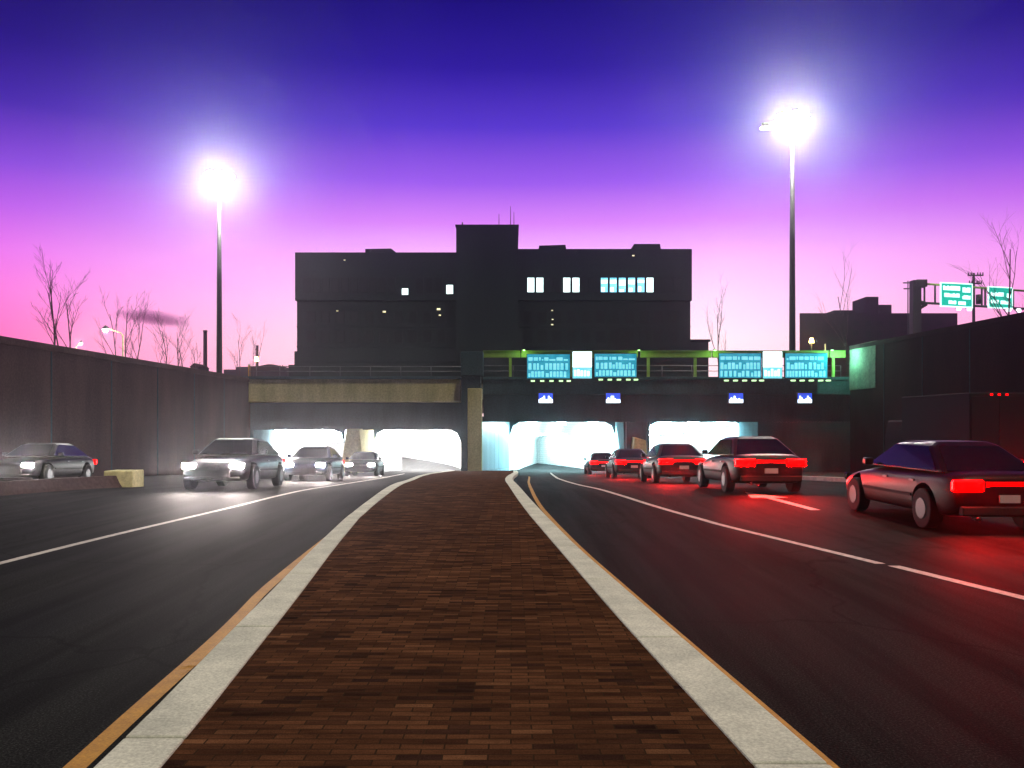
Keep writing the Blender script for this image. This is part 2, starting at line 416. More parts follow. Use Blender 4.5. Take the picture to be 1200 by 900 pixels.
# left portal
tl = empty('tunnel_portal', (-13, 70, g(70)), 'left concrete tunnel portal with pale tan beam over two white lit openings', 'tunnel portal')
ox, oy, oz = tl.location
xl0, xl1 = -22.5, -4.25
zo = Z(502.5, 72)
a0, a1, b0, b1 = X(297, 72), X(403, 72), X(424, 72), X(540, 72)
zb = g(78) - .6
def L(mb, *a):
    x0, x1, y0, y1, z0, z1 = a; return mb.box(x0 - ox, x1 - ox, y0 - oy, y1 - oy, z0 - oz, z1 - oz)
mb = MB(); L(mb, xl0, xl1, 70, 73.4, Z(471, 70), PT - .25); mb.build('beam', 'tan_concrete', tl, .03)
mb = MB(); L(mb, xl0, xl1, 69.9, 73.5, PT - .246, PT); mb.build('coping', 'dark_concrete', tl, .02)
mb = MB(); L(mb, xl0, xl1, DF, 73.3, zo, Z(471, 70) - .004); L(mb, xl0, a0, DF, 77.99, zb, zo - .002); L(mb, b1, xl1 + .5, DF, 77.99, zb, zo - .002)
mb.build('portal_wall', 'dark_concrete', tl)
mb = MB()                                           # beams of the recessed soffit
for k in range(9): L(mb, xl0 + .4, b1, DF + .15 + k * .6, DF + .4 + k * .6, zo - .08, zo + .05)
mb.build('soffit_rib', 'dark_concrete', tl)
mb = MB(); mb.prism([(X(400, 71) - ox, g(71) - oz), (X(427, 71) - ox, g(71) - oz), (X(422, 71) - ox, zo - oz - .003), (X(407, 71) - ox, zo - oz - .003)], 70.6 - oy, 77.6 - oy)
mb.build('pillar', 'tan_concrete', tl, .05)
def inner(root, x0, x1, ztop, xa, xb, zt, el=3, er=3):
    """wall at the tunnel mouth with the chamfered opening cut in it, tiled splayed jambs in front"""
    ox, oy, oz = root.location
    p = chamfer(x0, x1, g(78) - .05, ztop, 1.0)
    o_ = [(xa - el, g(78) - .05), (xa - el, zt + .5), (xb + er, zt + .5), (xb + er, g(78) - .05)]
    mb = MB(); P = [(x - ox, DI - oy, z - oz) for x, z in p + o_]
    mb.add(P, [(0, 1, 8 + 1, 8), (1, 2, 9), (2, 3, 9), (3, 4, 10, 9), (4, 5, 10), (5, 6, 10), (6, 7, 11, 10)]).build('tunnel_mouth_wall', 'dark_concrete', root)
    for xi, xo in ((x0, xa), (x1, xb)):
        mb = MB(); s = 1 if xi > xo else -1
        mb.add([(xo - ox, DF + .05 - oy, g(72) - .1 - oz), (xi - ox, DI - .02 - oy, g(78) - .1 - oz), (xi - ox, DI - .02 - oy, zt - oz), (xo - ox, DF + .05 - oy, zt - oz)], [(0, 1, 2, 3)])
        mb.build('tiled_jamb', 'jamb_tile', root)
    MB().add([(xa - el - ox, DF + 1.2 - oy, zt + .02 - oz), (xb + er - ox, DF + 1.2 - oy, zt + .02 - oz), (xb + er - ox, DI - oy, zt + .02 - oz), (xa - el - ox, DI - oy, zt + .02 - oz)], [(0, 1, 2, 3)]).build('soffit', 'dark_concrete', root)
m0, m1 = X(310, 78), X(404, 78); n0, n1 = X(438, 78), X(540.5, 78)
inner(tl, m0, m1, Z(503.5, 78), a0, a1 + .3, zo, 3, .6); inner(tl, n0, n1, Z(503, 78), b0, b1, zo, .6, .2)
bore(tl, m0, m1, DI, Z(503.5, 78), 'tunnel_lamp_warm', -.5, (.25, .72)); bore(tl, n0, n1, DI, Z(503, 78), 'tunnel_lamp_warm', -.5, (.25, .72))
# right portal
tr = empty('tunnel_portal', (10, 70, g(70)), 'right dark concrete tunnel portal under the blue signs with bluish lit openings', 'tunnel portal')
ox, oy, oz = tr.location
xr0, xr1 = -2.4, 29.6
zo2 = Z(494.5, 72)
c0, c1, d0, d1 = X(565, 72), X(734, 72), X(757, 72), X(888, 72)
mb = MB(); L(mb, xr0, xr1, 70.8, 73.4, Z(462, 71), PT - .25); mb.build('fascia', 'dark_concrete', tr)
mb = MB(); L(mb, xr0, xr1, 70.7, 73.5, PT - .246, PT); mb.build('coping', 'dark_concrete', tr, .02)
mb = MB(); L(mb, xr0, xr1, DF, 73.3, zo2, Z(462, 71) - .004); L(mb, d1, xr1, DF, 77.99, zb, zo2 - .002)
mb.build('portal_wall', 'dark_concrete', tr)
mb = MB(); mb.prism([(X(735, 71) - ox, g(71) - oz), (X(760, 71) - ox, g(71) - oz), (X(756, 71) - ox, zo2 - oz - .003), (X(733, 71) - ox, zo2 - oz - .003)], 72.3 - oy, 77.6 - oy)
mb.build('pillar', 'dark_concrete', tr, .05)
mb = MB(); mb.prism([(X(739, 71) - ox, g(71) - oz), (X(760, 71) - ox, g(71) - oz), (X(756.5, 71) - ox, Z(516, 71) - oz), (X(743, 71) - ox, Z(512, 71) - oz)], 70.8 - oy, 72.29 - oy)
mb.build('crash_block', 'tan_concrete', tr, .05)
q0, q1 = X(597, 78), X(721, 78); s0, s1 = X(758, 78), X(874, 78)
inner(tr, q0, q1, Z(494, 78), c0, c1, zo2, .5, .8); inner(tr, s0, s1, Z(494, 78), d0 + .3, d1, zo2, .8, 3)
bore(tr, q0, q1, DI, Z(494, 78), 'tunnel_lamp', .35, (.22, .5, .8)); bore(tr, s0, s1, DI, Z(494, 78), 'tunnel_lamp', -.75, (.22, .5, .8))
# lane control signals on the right fascia
for i, (px, lab) in enumerate(((639.5, 'leftmost lane signal box, on the portal below the left blue sign'), (718.5, 'second lane signal box from the left, near the middle pillar of the right portal'),
                           (862.5, 'third lane signal box from the left, over the right tunnel opening'), (943, 'rightmost lane signal box, on blank wall beside the right tunnel opening'))):
    D = 70.5; w = 8.2 * D / F; x = X(px, D)
    t = empty('lane_signal', (x, D, Z(466.5, D)), lab, 'traffic signal', 'lane signals over the right tunnels')
    hh = 5.6 * D / F
    MB().box(-w - .05, w + .05, 0, .28, -hh - .05, hh + .05).build('housing', 'dark_steel', t, .02)
    MB().box(-w, w, -.03, -.004, -hh, hh).build('screen', 'signal_blue', t)
    mb = MB(); random.seed(i + 3)
    k = 9
    for j in range(k):
        hgt = hh * (.75 + random.choice((0, .2, .35, .7)) * (0 < j < k - 1))
        mb.box(-w + 2 * w * j / k, -w + 2 * w * (j + 1) / k - .004, -.045, -.034, -hh, -hh + hgt)
    mb.build('lit_symbol', 'signal_white', t)
    MB().box(-w - .1, w + .1, -.25, .0, hh + .06, hh + .09).build('hood', 'dark_steel', t)

# centre pier and gantry column
t = empty('bridge_pier', (X(555, 69), 69, g(69)), 'tall pale tan concrete pier between the left and right portals', 'pier')
ox, oy, oz = t.location
mb = MB(); L(mb, X(548, 69), X(564.5, 69), 69, 70.4, g(69) - .1, Z(455, 69)); mb.build('shaft', 'tan_concrete', t, .04)
mb = MB(); L(mb, X(540.5, 69.5), X(547.8, 69.5), 69.35, 71.7, g(69) - .1, Z(440, 69)); L(mb, X(547.9, 69.5), X(563, 69.5), 69.3, 71.6, Z(455, 69) + .004, Z(440, 69)); mb.build('side_wall', 'dark_concrete', t)
mb = MB(); L(mb, X(540, 69), X(566, 69), 69.0, 70.9, Z(440, 69) + .004, Z(412, 69)); mb.build('column_head', 'dark_concrete', t, .04)
# railing on both parapets
def railing(x0, x1, y, zt, lab, mat='dark_steel', h=1.0):
    t = empty('railing', ((x0 + x1) / 2, y, zt), lab, 'railing'); w = (x1 - x0) / 2
    for zz_ in (h, h * .55): MB().tube([(-w, 0, zz_), (w, 0, zz_)], .035, 6).build('rail', mat, t)
    n = int((x1 - x0) / 2.4); p = None
    for k in range(n + 1):
        if p is None: p = MB().tube([(0, 0, 0), (0, 0, h)], .035, 6).build('post', mat, t); o = p
        else: o = p.copy(); COL.objects.link(o)
        o.location = (-w + 2 * w * k / n, 0, 0)
railing(-22, X(540, 71), 71.5, PT, 'thin pale railing along the top of the left tan beam', 'steel', .9)
railing(X(566, 71), X(990, 71), 71.9, PT, 'dark railing along the top of the right portal behind the blue signs', 'steel', 1.0)

# green girders carrying the signs
def girder(x0, x1, D, lab, posts):
    t = empty('sign_girder', ((x0 + x1) / 2, D, PT), lab, 'girder', 'green steel girders above the right portal'); w = (x1 - x0) / 2; cx = (x0 + x1) / 2
    z0, z1 = Z(419, D) - PT, Z(411.5, D) - PT
    MB().box(-w, w, 0, .3, z0, z1).build('beam', 'green_steel', t, .03)
    MB().box(-w, w, -.06, .36, z1 + .003, z1 + .05).build('top_flange', 'green_steel', t)
    for p in posts: MB().box(X(p, D) - cx - .11, X(p, D) - cx + .11, .03, .27, 0, z0 - .003).build('post', 'green_steel', t)
girder(X(566, 71), X(610, 71), 71, 'short green girder between the centre pier and the left blue sign', (598,))
girder(X(610.6, 70.8), X(747.5, 70.8), 70.8, 'green girder running behind the left group of three signs', (640, 670, 720))
girder(X(751, 71), X(834, 71), 71, 'long green girder between the two groups of blue signs', (760, 815))
girder(X(835, 70.8), X(971, 70.8), 70.8, 'green girder running behind the right group of three signs', (860, 905, 950))
girder(X(972.5, 71), X(991, 71), 71, 'short green girder end beside the tall right wall', (977,))

def blue_sign(x0, x1, y0, y1, lab, seed, D=70.0):
    t = empty('blue_sign', (X((x0 + x1) / 2, D), D, Z(y1, D)), lab, 'road sign', 'large blue lit signs over the right tunnels')
    w = (x1 - x0) / 2 * D / F; h = (y1 - y0) * D / F
    MB().box(-w, w, 0, .22, 0, h).build('cabinet', 'dark_steel', t, .03)
    MB().box(-w + .05, w - .05, -.03, -.004, .05, h - .05).build('panel', 'sign_blue', t)
    random.seed(seed)
    mb = MB(); rows = [(h * .07, h * .30), (h * .36, h * .62), (h * .72, h * .86)]
    for r_, (za, zb_) in enumerate(rows):
        x = -w + .16
        while x < w - .3:
            cw = random.choice((.16, .2, .24)) if r_ < 2 else random.choice((.14, .34, .5))
            if x + cw > w - .12: break
            mb.box(x, x + cw, -.04, -.034, za + .02 * random.random(), zb_ - .02 * random.random() - (random.random() < .2) * .15)
            x += cw + random.choice((.07, .09, .09, .16))
    mb.build('legend', 'sign_cell', t)
    for u in (-.72, -.3, .12, .55, .9):
        MB().box(u * w - .16, u * w + .16, -.75, -.45, -.26, -.14).build('sign_light', 'fixture_glow', t)
    MB().box(-w, w, -.62, -.56, -.34, -.27).tube([(-w * .8, -.6, -.3), (-w * .8, .1, 0)], .03, 6).tube([(w * .8, -.6, -.3), (w * .8, .1, 0)], .03, 6).build('light_bracket', 'dark_steel', t)
def arrow_sign(x0, x1, y0, y1, lab, D=69.9):
    t = empty('white_sign', (X((x0 + x1) / 2, D), D, Z(y1, D)), lab, 'road sign', 'bright white signs between the blue signs')
    w = (x1 - x0) / 2 * D / F; h = (y1 - y0) * D / F
    MB().box(-w, w, 0, .25, 0, h).build('cabinet', 'dark_steel', t, .03)
    MB().box(-w + .04, w - .04, -.03, -.004, h * .42, h - .04).build('white_panel', 'sign_arrow_white', t)
    MB().box(-w + .04, w - .04, -.03, -.004, .04, h * .42 - .004).build('blue_panel', 'sign_cell', t)
    mb = MB(); random.seed(int(x0))
    for k in range(5): mb.box(-w + .16 + k * (2 * w - .3) / 5, -w + .16 + k * (2 * w - .3) / 5 + .17, -.04, -.034, h * .1, h * (.25 + .12 * random.random()))
    mb.build('legend', 'sign_arrow_white', t)
blue_sign(617, 668.5, 414.5, 444, 'blue lit sign nearest the centre pier, leftmost of the large signs', 1)
arrow_sign(670.5, 694, 411.5, 444, 'bright white sign between the two blue signs over the left opening of the right portal')
blue_sign(696, 746.5, 414, 442.5, 'blue lit sign just right of the left white sign, beside the long green girder', 2)
blue_sign(842, 892.5, 413.5, 443.5, 'blue lit sign left of the light mast, ending the long green girder', 3)
arrow_sign(893.5, 917, 411.5, 444, 'bright white sign directly left of the light mast pole')
blue_sign(919.5, 970, 413.5, 443.5, 'blue lit sign in front of the light mast pole, rightmost over the portal', 4)

# ------------------------------------------------------------------ the big building
DB = 130.0
t = empty('office_building', (X(578, DB), DB, ZL), 'broad dark block building with a central tower and a few lit windows', 'building')
ox, oy, oz = t.location
def BX(mb, x0, x1, y0, y1, d0=0, d1=30, zb_=None):
    D = DB + d0; return L(mb, X(x0, D), X(x1, D), D, DB + d1, (ZL if zb_ is None else zb_) - .5 * (zb_ is None), Z(y0, D))
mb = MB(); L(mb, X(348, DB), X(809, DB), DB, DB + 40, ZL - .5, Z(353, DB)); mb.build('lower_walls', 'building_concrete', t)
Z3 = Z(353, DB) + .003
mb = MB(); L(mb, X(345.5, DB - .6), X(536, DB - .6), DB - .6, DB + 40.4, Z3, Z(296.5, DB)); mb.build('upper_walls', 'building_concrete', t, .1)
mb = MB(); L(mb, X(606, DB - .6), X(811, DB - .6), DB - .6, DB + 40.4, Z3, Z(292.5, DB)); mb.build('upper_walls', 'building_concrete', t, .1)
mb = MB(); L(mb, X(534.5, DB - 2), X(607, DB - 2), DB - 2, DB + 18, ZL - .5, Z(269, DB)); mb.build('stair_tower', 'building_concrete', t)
mb = MB(); L(mb, X(533.5, DB - 2.2), X(608, DB - 2.2), DB - 2.2, DB + 18.2, Z(269, DB) + .003, Z(267, DB)); mb.build('tower_coping', 'building_concrete', t)
def poly(pp, y0, y1, zb_, name='roof_house'):
    MB().prism([(X(px, DB) - ox, Z(py, DB) - oz) for px, py in pp], y0 - oy, y1 - oy).build(name, 'building_concrete', t)
poly([(424, 298), (424, 287), (455, 286.5), (463.5, 293), (463.5, 298)], DB + 3, DB + 12, 0)
poly([(632, 294), (632.5, 283), (664, 282), (666, 292), (666, 294)], DB + 3, DB + 12, 0)
poly([(745, 294), (746.5, 281), (777.5, 281), (779, 291), (779, 294)], DB + 3, DB + 12, 0)
mb = MB(); L(mb, X(809.3, DB), X(834, DB), DB + 2, DB + 20, ZL - .5, Z(399, DB)); mb.build('side_wing', 'building_concrete', t, .1)
mb = MB(); L(mb, X(806, DB), X(835.5, DB), DB + 1.6, DB + 20, Z(399, DB) + .003, Z(396.5, DB)); mb.build('side_wing_roof', 'building_concrete', t)
mb = MB(); L(mb, X(343, DB), X(347.8, DB), DB + 1, DB + 20, ZL - .5, Z(411, DB)); L(mb, X(336, DB), X(342.9, DB), DB + 1, DB + 20, ZL - .5, Z(427, DB)); mb.build('stepped_annex', 'building_concrete', t)
for i, (px, py) in enumerate(((541, 257), (584.5, 247), (598.3, 238), (602.3, 245))):
    MB().tube([(X(px, DB) - ox, 2, Z(267, DB) - oz), (X(px, DB) - ox, 2, Z(py, DB) - oz)], [.07, .04] if i else [.16, .1], 6).build('antenna', 'dark_steel', t)
def window(x0, x1, y0, y1, mat, D):
    w = MB(); fw = .09
    a, b_, za, zb_ = X(x0, D) - ox, X(x1, D) - ox, Z(y1, D) - oz, Z(y0, D) - oz; y = D - oy
    w.box(a - fw, a, y - .12, y + .05, za - fw, zb_ + fw).box(b_, b_ + fw, y - .12, y + .05, za - fw, zb_ + fw).box(a, b_, y - .12, y + .05, za - fw, za).box(a, b_, y - .12, y + .05, zb_, zb_ + fw)
    f = w.build('window', 'window_frame', t)
    MB().box(a + .002, b_ - .002, y - .05, y - .003, za + .002, zb_ - .002).build('pane', mat, f)
    if mat in ('window_dim',):
        q_ = ((int(x0) * 7) % 5) * .05
        MB().box(a + .05, b_ - .05, y - .06, y - .052, za + (zb_ - za) * (.45 + q_), za + (zb_ - za) * .85).build('blind', 'window_lit', f)
        MB().box(a + .1, b_ - .3 - q_, y - .06, y - .052, za + .1, za + (zb_ - za) * (.2 + q_)).build('blind', 'window_lit', f)
lit = {618: 'window_lit', 628.5: 'window_lit', 660: 'window_lit', 670.8: 'window_lit', 704: 'window_dim', 714.5: 'window_dim', 725: 'window_dim', 736: 'window_dim', 747: 'window_dim', 757.5: 'window_lit'}
DU = DB - .6
for px, m_ in lit.items(): window(px, px + 8.2, 325.5, 342.5, m_, DU)
window(471, 478.5, 338, 345.5, 'window_lit', DU); window(523, 531, 334, 344.5, 'window_lit', DU)
dark = [px for px in range(356, 530, 11) if px not in (466, 477, 521)] + [640, 649.5, 682, 692, 768.5, 779, 790]
for px in dark: window(px, px + 7.6, 326, 342.5, 'window_unlit', DU)
for y in (365, 388):
    for px in list(range(360, 530, 17)) + list(range(614, 800, 17)): window(px, px + 9, y, y + 13, 'window_unlit', DB)
for px, py, r_ in ((395.5, 364.5, .09), (450.5, 365.5, .14), (514, 362.5, .16), (515.5, 369.5, .1), (647, 364, .08), (647, 380.5, .1), (742, 299.8, .1), (404, 305, .08), (647.5, 374.5, .08)):
    D = DU if py < 353 else DB
    MB().tube([(X(px, D) - ox - r_ * 1.6, D - oy - .16, Z(py, D) - oz), (X(px, D) - ox + r_ * 1.6, D - oy - .16, Z(py, D) - oz)], r_, 6).build('wall_light', 'speck', t)
# horizontal concrete bands
mb = MB()
for y in (383.5, 407, 424): L(mb, X(348, DB), X(534, DB), DB - .15, DB - .004, Z(y, DB), Z(y - 1.6, DB)); L(mb, X(608, DB), X(809, DB), DB - .15, DB - .004, Z(y, DB), Z(y - 1.6, DB))
mb.build('string_course', 'building_concrete', t)

# far building on the right
D2 = 170.0
t = empty('low_building', (X(1030, D2), D2, ZL), 'long low dark building behind the right wall with roof boxes', 'building')
ox, oy, oz = t.location
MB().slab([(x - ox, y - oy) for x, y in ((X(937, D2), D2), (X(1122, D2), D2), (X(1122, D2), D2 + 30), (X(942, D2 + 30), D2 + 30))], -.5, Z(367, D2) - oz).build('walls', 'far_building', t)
for i, (a, b_, y) in enumerate(((982, 1007, 362), (1020, 1034.5, 346), (1035, 1050, 355.5))):
    mb = MB(); L(mb, X(a, D2), X(b_, D2), D2 + 2, D2 + 9, Z(367, D2) + .003, Z(y, D2)); mb.build('roof_box', 'far_building', t)
for y in (376, 388):
    for px in range(1000, 1110, 14): 
        w = MB(); L(w, X(px, D2), X(px + 6, D2), D2 - .1, D2 - .005, Z(y + 6, D2), Z(y, D2)); w.build('window', 'glass_dark', t)
t = empty('wall_lamp', (X(951, D2 - 4), D2 - 4, ZL), 'yellow glowing lamp in front of the low right building', 'street lamp')
MB().tube([(0, 0, 0), (0, 0, Z(401, D2 - 4) - ZL)], .09, 8).build('pole', 'dark_steel', t)
MB().tube([(0, 0, Z(401.5, D2 - 4) - ZL), (0, 0, Z(396.5, D2 - 4) - ZL)], [.45, .3], 10).build('lantern', 'sodium_lamp', t)
t = empty('post', (X(967, 90), 90, ZL), 'thin pale post standing behind the rightmost blue sign', 'post')
MB().tube([(0, 0, 0), (0, 0, Z(403, 90) - ZL)], .06, 6).build('shaft', 'tan_concrete', t)
MB().box(-.1, .1, -.1, .1, 0, .25).build('base', 'dark_steel', t)

# ------------------------------------------------------------------ high masts
def mast(px, D, ytop, yl, lab, arm):
    zt = Z(yl, D); t = empty('light_mast', (X(px, D), D, ZL), lab, 'light mast', 'tall light masts with blazing lamps')
    h = zt - ZL
    MB().tube([(0, 0, 0), (0, 0, h * .5), (0, 0, h + .4)], [.34, .27, .16], 12).build('pole', 'dark_steel', t)
    MB().tube([(0, 0, 0), (0, 0, .5)], [.55, .5], 12).build('base', 'steel', t)
    mb = MB(); n = 8
    for k in range(n):
        a, b_ = 2 * math.pi * k / n, 2 * math.pi * (k + 1) / n
        mb.tube([(math.cos(a) * 1.2, math.sin(a) * 1.2, h), (math.cos(b_) * 1.2, math.sin(b_) * 1.2, h)], .06, 6)
        if k % 2 == 0: mb.tube([(0, 0, h + .2), (math.cos(a) * 1.2, math.sin(a) * 1.2, h)], .05, 6)
    mb.build('lamp_ring', 'dark_steel', t)
    for k in range(n):
        a = 2 * math.pi * k / n + .2
        f = MB().tube([(0, 0, .34), (0, 0, 0), (0, 0, -.05)], [.14, .42, .44], 12).build('luminaire', 'steel', t, loc=(math.cos(a) * 1.15, math.sin(a) * 1.15, h - .1))
        MB().tube([(0, 0, 0), (0, 0, -.22), (0, 0, -.42)], [.42, .44, .30], 12).build('lens', 'mast_lamp', f, loc=(0, 0, -.055))
    if arm:
        MB().tube([(0, 0, h - .6), (arm * .6, 0, h - .9)], .06, 6).build('side_arm', 'steel', t)
        f = MB().tube([(arm * .6, 0, h - .95), (arm, 0, h - 1.1)], [.2, .3], 8).build('side_lamp', 'steel', t)
        MB().box(arm * .7, arm * 1.05, -.25, .25, h - 1.42, h - 1.32).build('lens', 'small_lamp', f)
    return t, zt
m1_, z1_ = mast(257, 95, 0, 203, 'left light mast, on top of the left wall with blazing white lamp head', 0)
m2_, z2_ = mast(928.5, 85, 0, 134, 'right light mast, taller, behind the rightmost blue sign, with small side lamp', -3.0)
def lamp_light(parent, loc, power, col, rad=.5, name='lamp_light'):
    l = bpy.data.lights.new(name, 'POINT'); l.energy = power; l.color = col; l.shadow_soft_size = rad
    o = bpy.data.objects.new(name, l); COL.objects.link(o); o.parent = parent; o.location = loc
    return o
lamp_light(m1_, (0, 0, z1_ - ZL - .9), 45000, (1, .93, .86), .45)
lamp_light(m2_, (0, 0, z2_ - ZL - .9), 45000, (1, .93, .86), .45)

# ------------------------------------------------------------------ things beyond the left wall
def street_lamp(xp, D, ytop, armpx, lab, mat='small_lamp', power=900):
    h = Z(ytop, D) - ZL; t = empty('street_lamp', (X(xp, D), D, ZL), lab, 'street lamp', 'street lamps beyond the left wall')
    a = armpx * D / F
    MB().tube([(0, 0, 0), (0, 0, h - .3), (a * .15, 0, h), (a * .9, 0, h + .55)], [.11, .08, .07, .05], 8).build('pole', 'tan_concrete', t)
    hd = MB().tube([(a * .85, 0, h + .55), (a, 0, h + .6), (a * 1.2, 0, h + .5)], [.12, .3, .1], 10).build('lamp_head', 'dark_steel', t)
    MB().tube([(a * .9, 0, h + .36), (a * 1.12, 0, h + .34)], .22, 10).build('lens', mat, hd)
    lamp_light(t, (a, 0, h - .2), power, (1, .95, .82), .2)
street_lamp(144, 100, 390, -20, 'slim street lamp with long arm left of the blurred cloud')
street_lamp(89, 140, 405, 6, 'street lamp glowing low over the left wall beside two bare trees', power=1600)
def chimney(px, D, y0, y1, w, lab, mat='far_building'):
    t = empty('chimney', (X(px, D), D, ZL), lab, 'chimney')
    r_ = w / 2 * D / F; h = Z(y0, D) - ZL
    MB().tube([(0, 0, 0), (0, 0, h)], [r_ * 1.1, r_ * .95], 14).build('shaft', mat, t)
    MB().tube([(0, 0, h + .003), (0, 0, h + r_ * .8)], r_ * 1.1, 14).build('cap', mat, t)
    return t
chimney(240.5, 150, 389, 437, 4.6, 'plain dark chimney standing beside the left light mast')
chimney(301.5, 210, 406, 430, 3.0, 'small distant dark chimney over the low domed building')
# glowing lamp under it
t = empty('street_lamp', (X(300.5, 200), 200, ZL), 'bright yellowish lamp at the foot of the small distant chimney', 'street lamp', 'street lamps beyond the left wall')
MB().tube([(0, 0, 0), (0, 0, Z(423, 200) - ZL)], .1, 6).build('pole', 'dark_steel', t)
MB().tube([(0, 0, Z(423, 200) - ZL), (0, 0, Z(418, 200) - ZL)], [.5, .25], 8).build('lantern', 'sodium_lamp', t)
t = empty('marker_post', (X(292, 80), 80, ZL), 'short pale yellow post at the left end of the tan beam', 'post')
MB().tube([(0, 0, 0), (0, 0, Z(428, 80) - ZL)], .1, 8).build('shaft', 'yellow_paint', t)
MB().tube([(0, 0, Z(428, 80) - ZL), (0, 0, Z(426.6, 80) - ZL)], [.13, .08], 8).build('cap', 'white_paint', t)
t = empty('low_building', (X(300, 200), 200, ZL), 'far low building with shallow dome left of the big block', 'building')
ox, oy, oz = t.location; D = 200
mb = MB(); L(mb, X(262, D), X(336, D), D, D + 20, ZL - .5, Z(433, D)); L(mb, X(275, D), X(332, D), D + 1, D + 18, Z(433, D) + .003, Z(429.5, D)); mb.build('walls', 'far_building', t)
MB().tube([(X(304, D) - ox, 9, Z(429.5, D) - oz + .003), (X(304, D) - ox, 9, Z(427, D) - oz), (X(304, D) - ox, 9, Z(424, D) - oz)], [4.2, 3.4, .8], 16).build('dome', 'far_building', t)
mb = MB()
for px in range(308, 331, 3): L(mb, X(px, D), X(px + 1, D), D + 1.2, D + 1.4, Z(429.5, D) + .003, Z(427.5, D))
mb.build('parapet_posts', 'far_building', t)
t = empty('shed', (X(227, 120), 120, ZL), 'small dark gabled shed peeping over the left wall beside the chimney', 'shed')
ox, oy, oz = t.location; D = 120
mb = MB(); L(mb, X(223, D), X(233, D), D, D + 4, ZL - .2, Z(430, D)); mb.build('walls', 'far_building', t)
MB().prism([(X(222.5, D) - ox, Z(430, D) - oz + .003), (X(233.5, D) - ox, Z(430, D) - oz + .003), (X(228, D) - ox, Z(425.5, D) - oz)], -.2, 4.2).build('roof', 'far_building', t)

def bare_tree(px, D, y0, lab, seed, zbase=ZL, spread=.32, stems=1, dens=5):
    rnd = random.Random(seed)
    h = Z(y0, D) - zbase
    t = empty('bare_tree', (X(px, D), D, zbase), lab, 'tree', 'bare winter trees beyond the walls')
    tk = MB(); cr = MB()
    def grow(p, d, ln, r0, lvl, mb):
        pts = [p]; rs = [r0]; n = 4
        for i in range(n):
            d = (d + Vector((rnd.uniform(-1, 1), rnd.uniform(-1, 1), rnd.uniform(-.3, .6))) * .13).normalized()
            p = p + d * ln / n; pts.append(p); rs.append(max(.007, r0 * (1 - .65 * (i + 1) / n)))
        mb.tube(pts, rs, 5, False)
        if lvl >= 3: return
        k = dens if lvl == 0 else 4
        for j in range(k):
            u = .28 + .7 * (j + rnd.random() * .6) / k; i = min(n - 1, int(u * n)); q = pts[i].lerp(pts[i + 1], u * n - i)
            a = rnd.uniform(0, 6.28); s = Vector((math.cos(a), math.sin(a), 0))
            nd = (d * .95 + s * rnd.uniform(spread, spread * 2.2)).normalized()
            grow(q, nd, ln * rnd.uniform(.36, .52), rs[i] * .55, lvl + 1, cr)
    for s in range(stems):
        dx = (s - (stems - 1) / 2) * h * .1
        grow(Vector((dx, 0, 0)), Vector((dx * .12, 0, 1)).normalized(), h * (1 - .12 * s), h * .008 + .022, 0, tk)
    tk.build('trunk', 'bark', t); cr.build('crown', 'bark', t)
for i, (px, D, y0, st, lab) in enumerate((
    (64, 70, 330, 1, 'tallest bare tree at the far left above the left wall'),
    (77, 72, 342, 2, 'forked bare tree just right of the tallest left tree'),
    (136, 95, 368, 1, 'thin bare tree left of the slim street lamp'),
    (155, 92, 366, 2, 'bare tree with spreading twigs just right of the slim street lamp'),
    (185, 110, 410, 1, 'tiny bare sapling between the slim street lamp and the middle bare trees'),
    (197, 100, 388, 1, 'thin bare tree in the middle of the left row, under the cloud end'),
    (213, 100, 388, 2, 'bushy bare tree left of the small shed'),
    (233, 110, 408, 1, 'small bare tree leaning against the dark chimney outline'),
    (279, 120, 398, 1, 'faint leaning bare tree between the left mast and the small chimney'),
    (292, 150, 400, 1, 'faint upright bare tree beside the small distant chimney'),
    (846, 150, 368, 1, 'faint thin bare tree in the sky gap right of the big building'),
    )):
    bare_tree(px, D, y0, lab, 11 + i, stems=st, spread=.22 if st == 1 else .3)
bare_tree(1001, 168, 343, 'small bare tree rising behind the roof box of the low right building', 40, ZL, .25)
bare_tree(1194, 100, 293, 'tall bare tree at the right edge behind the green signs', 41, 7.6 - 2.4, .3, 2, 6)

# ------------------------------------------------------------------ sign gantry beyond the right wall
DG = 110.0
t = empty('sign_gantry', (X(1075, DG), DG, ZL), 'steel sign gantry standing above the right wall, carrying two green signs', 'sign gantry')
ox, oy, oz = t.location
mb = MB(); L(mb, X(1070, DG), X(1080, DG), DG, DG + 1.1, ZL, Z(328, DG)); mb.build('column', 'dark_steel', t, .05)
mb = MB(); L(mb, X(1074, DG), X(1086.5, DG), DG - .1, DG + 1.2, Z(336, DG), Z(327.5, DG)); mb.build('column_head', 'dark_steel', t, .05)
def gtube(pp, r_, name, mat): MB().tube([(X(px, DG) - ox, .5, Z(py, DG) - oz) for px, py in pp], r_, 6).build(name, mat, t)
gtube([(1080, 331.5), (1215, 341)], .14, 'top_chord', 'green_steel'); gtube([(1080, 354), (1215, 362)], .16, 'bottom_chord', 'dark_steel')
for px in (1085.5, 1098, 1144, 1153, 1157, 1190): gtube([(px, 331.7 + (px - 1080) * .07), (px, 354.2 + (px - 1080) * .06)], .12, 'strut', 'dark_steel')
gtube([(1074, 352), (1088, 356)], .3, 'bracket', 'dark_steel'); gtube([(1078, 362), (1088, 356)], .2, 'bracket', 'dark_steel')
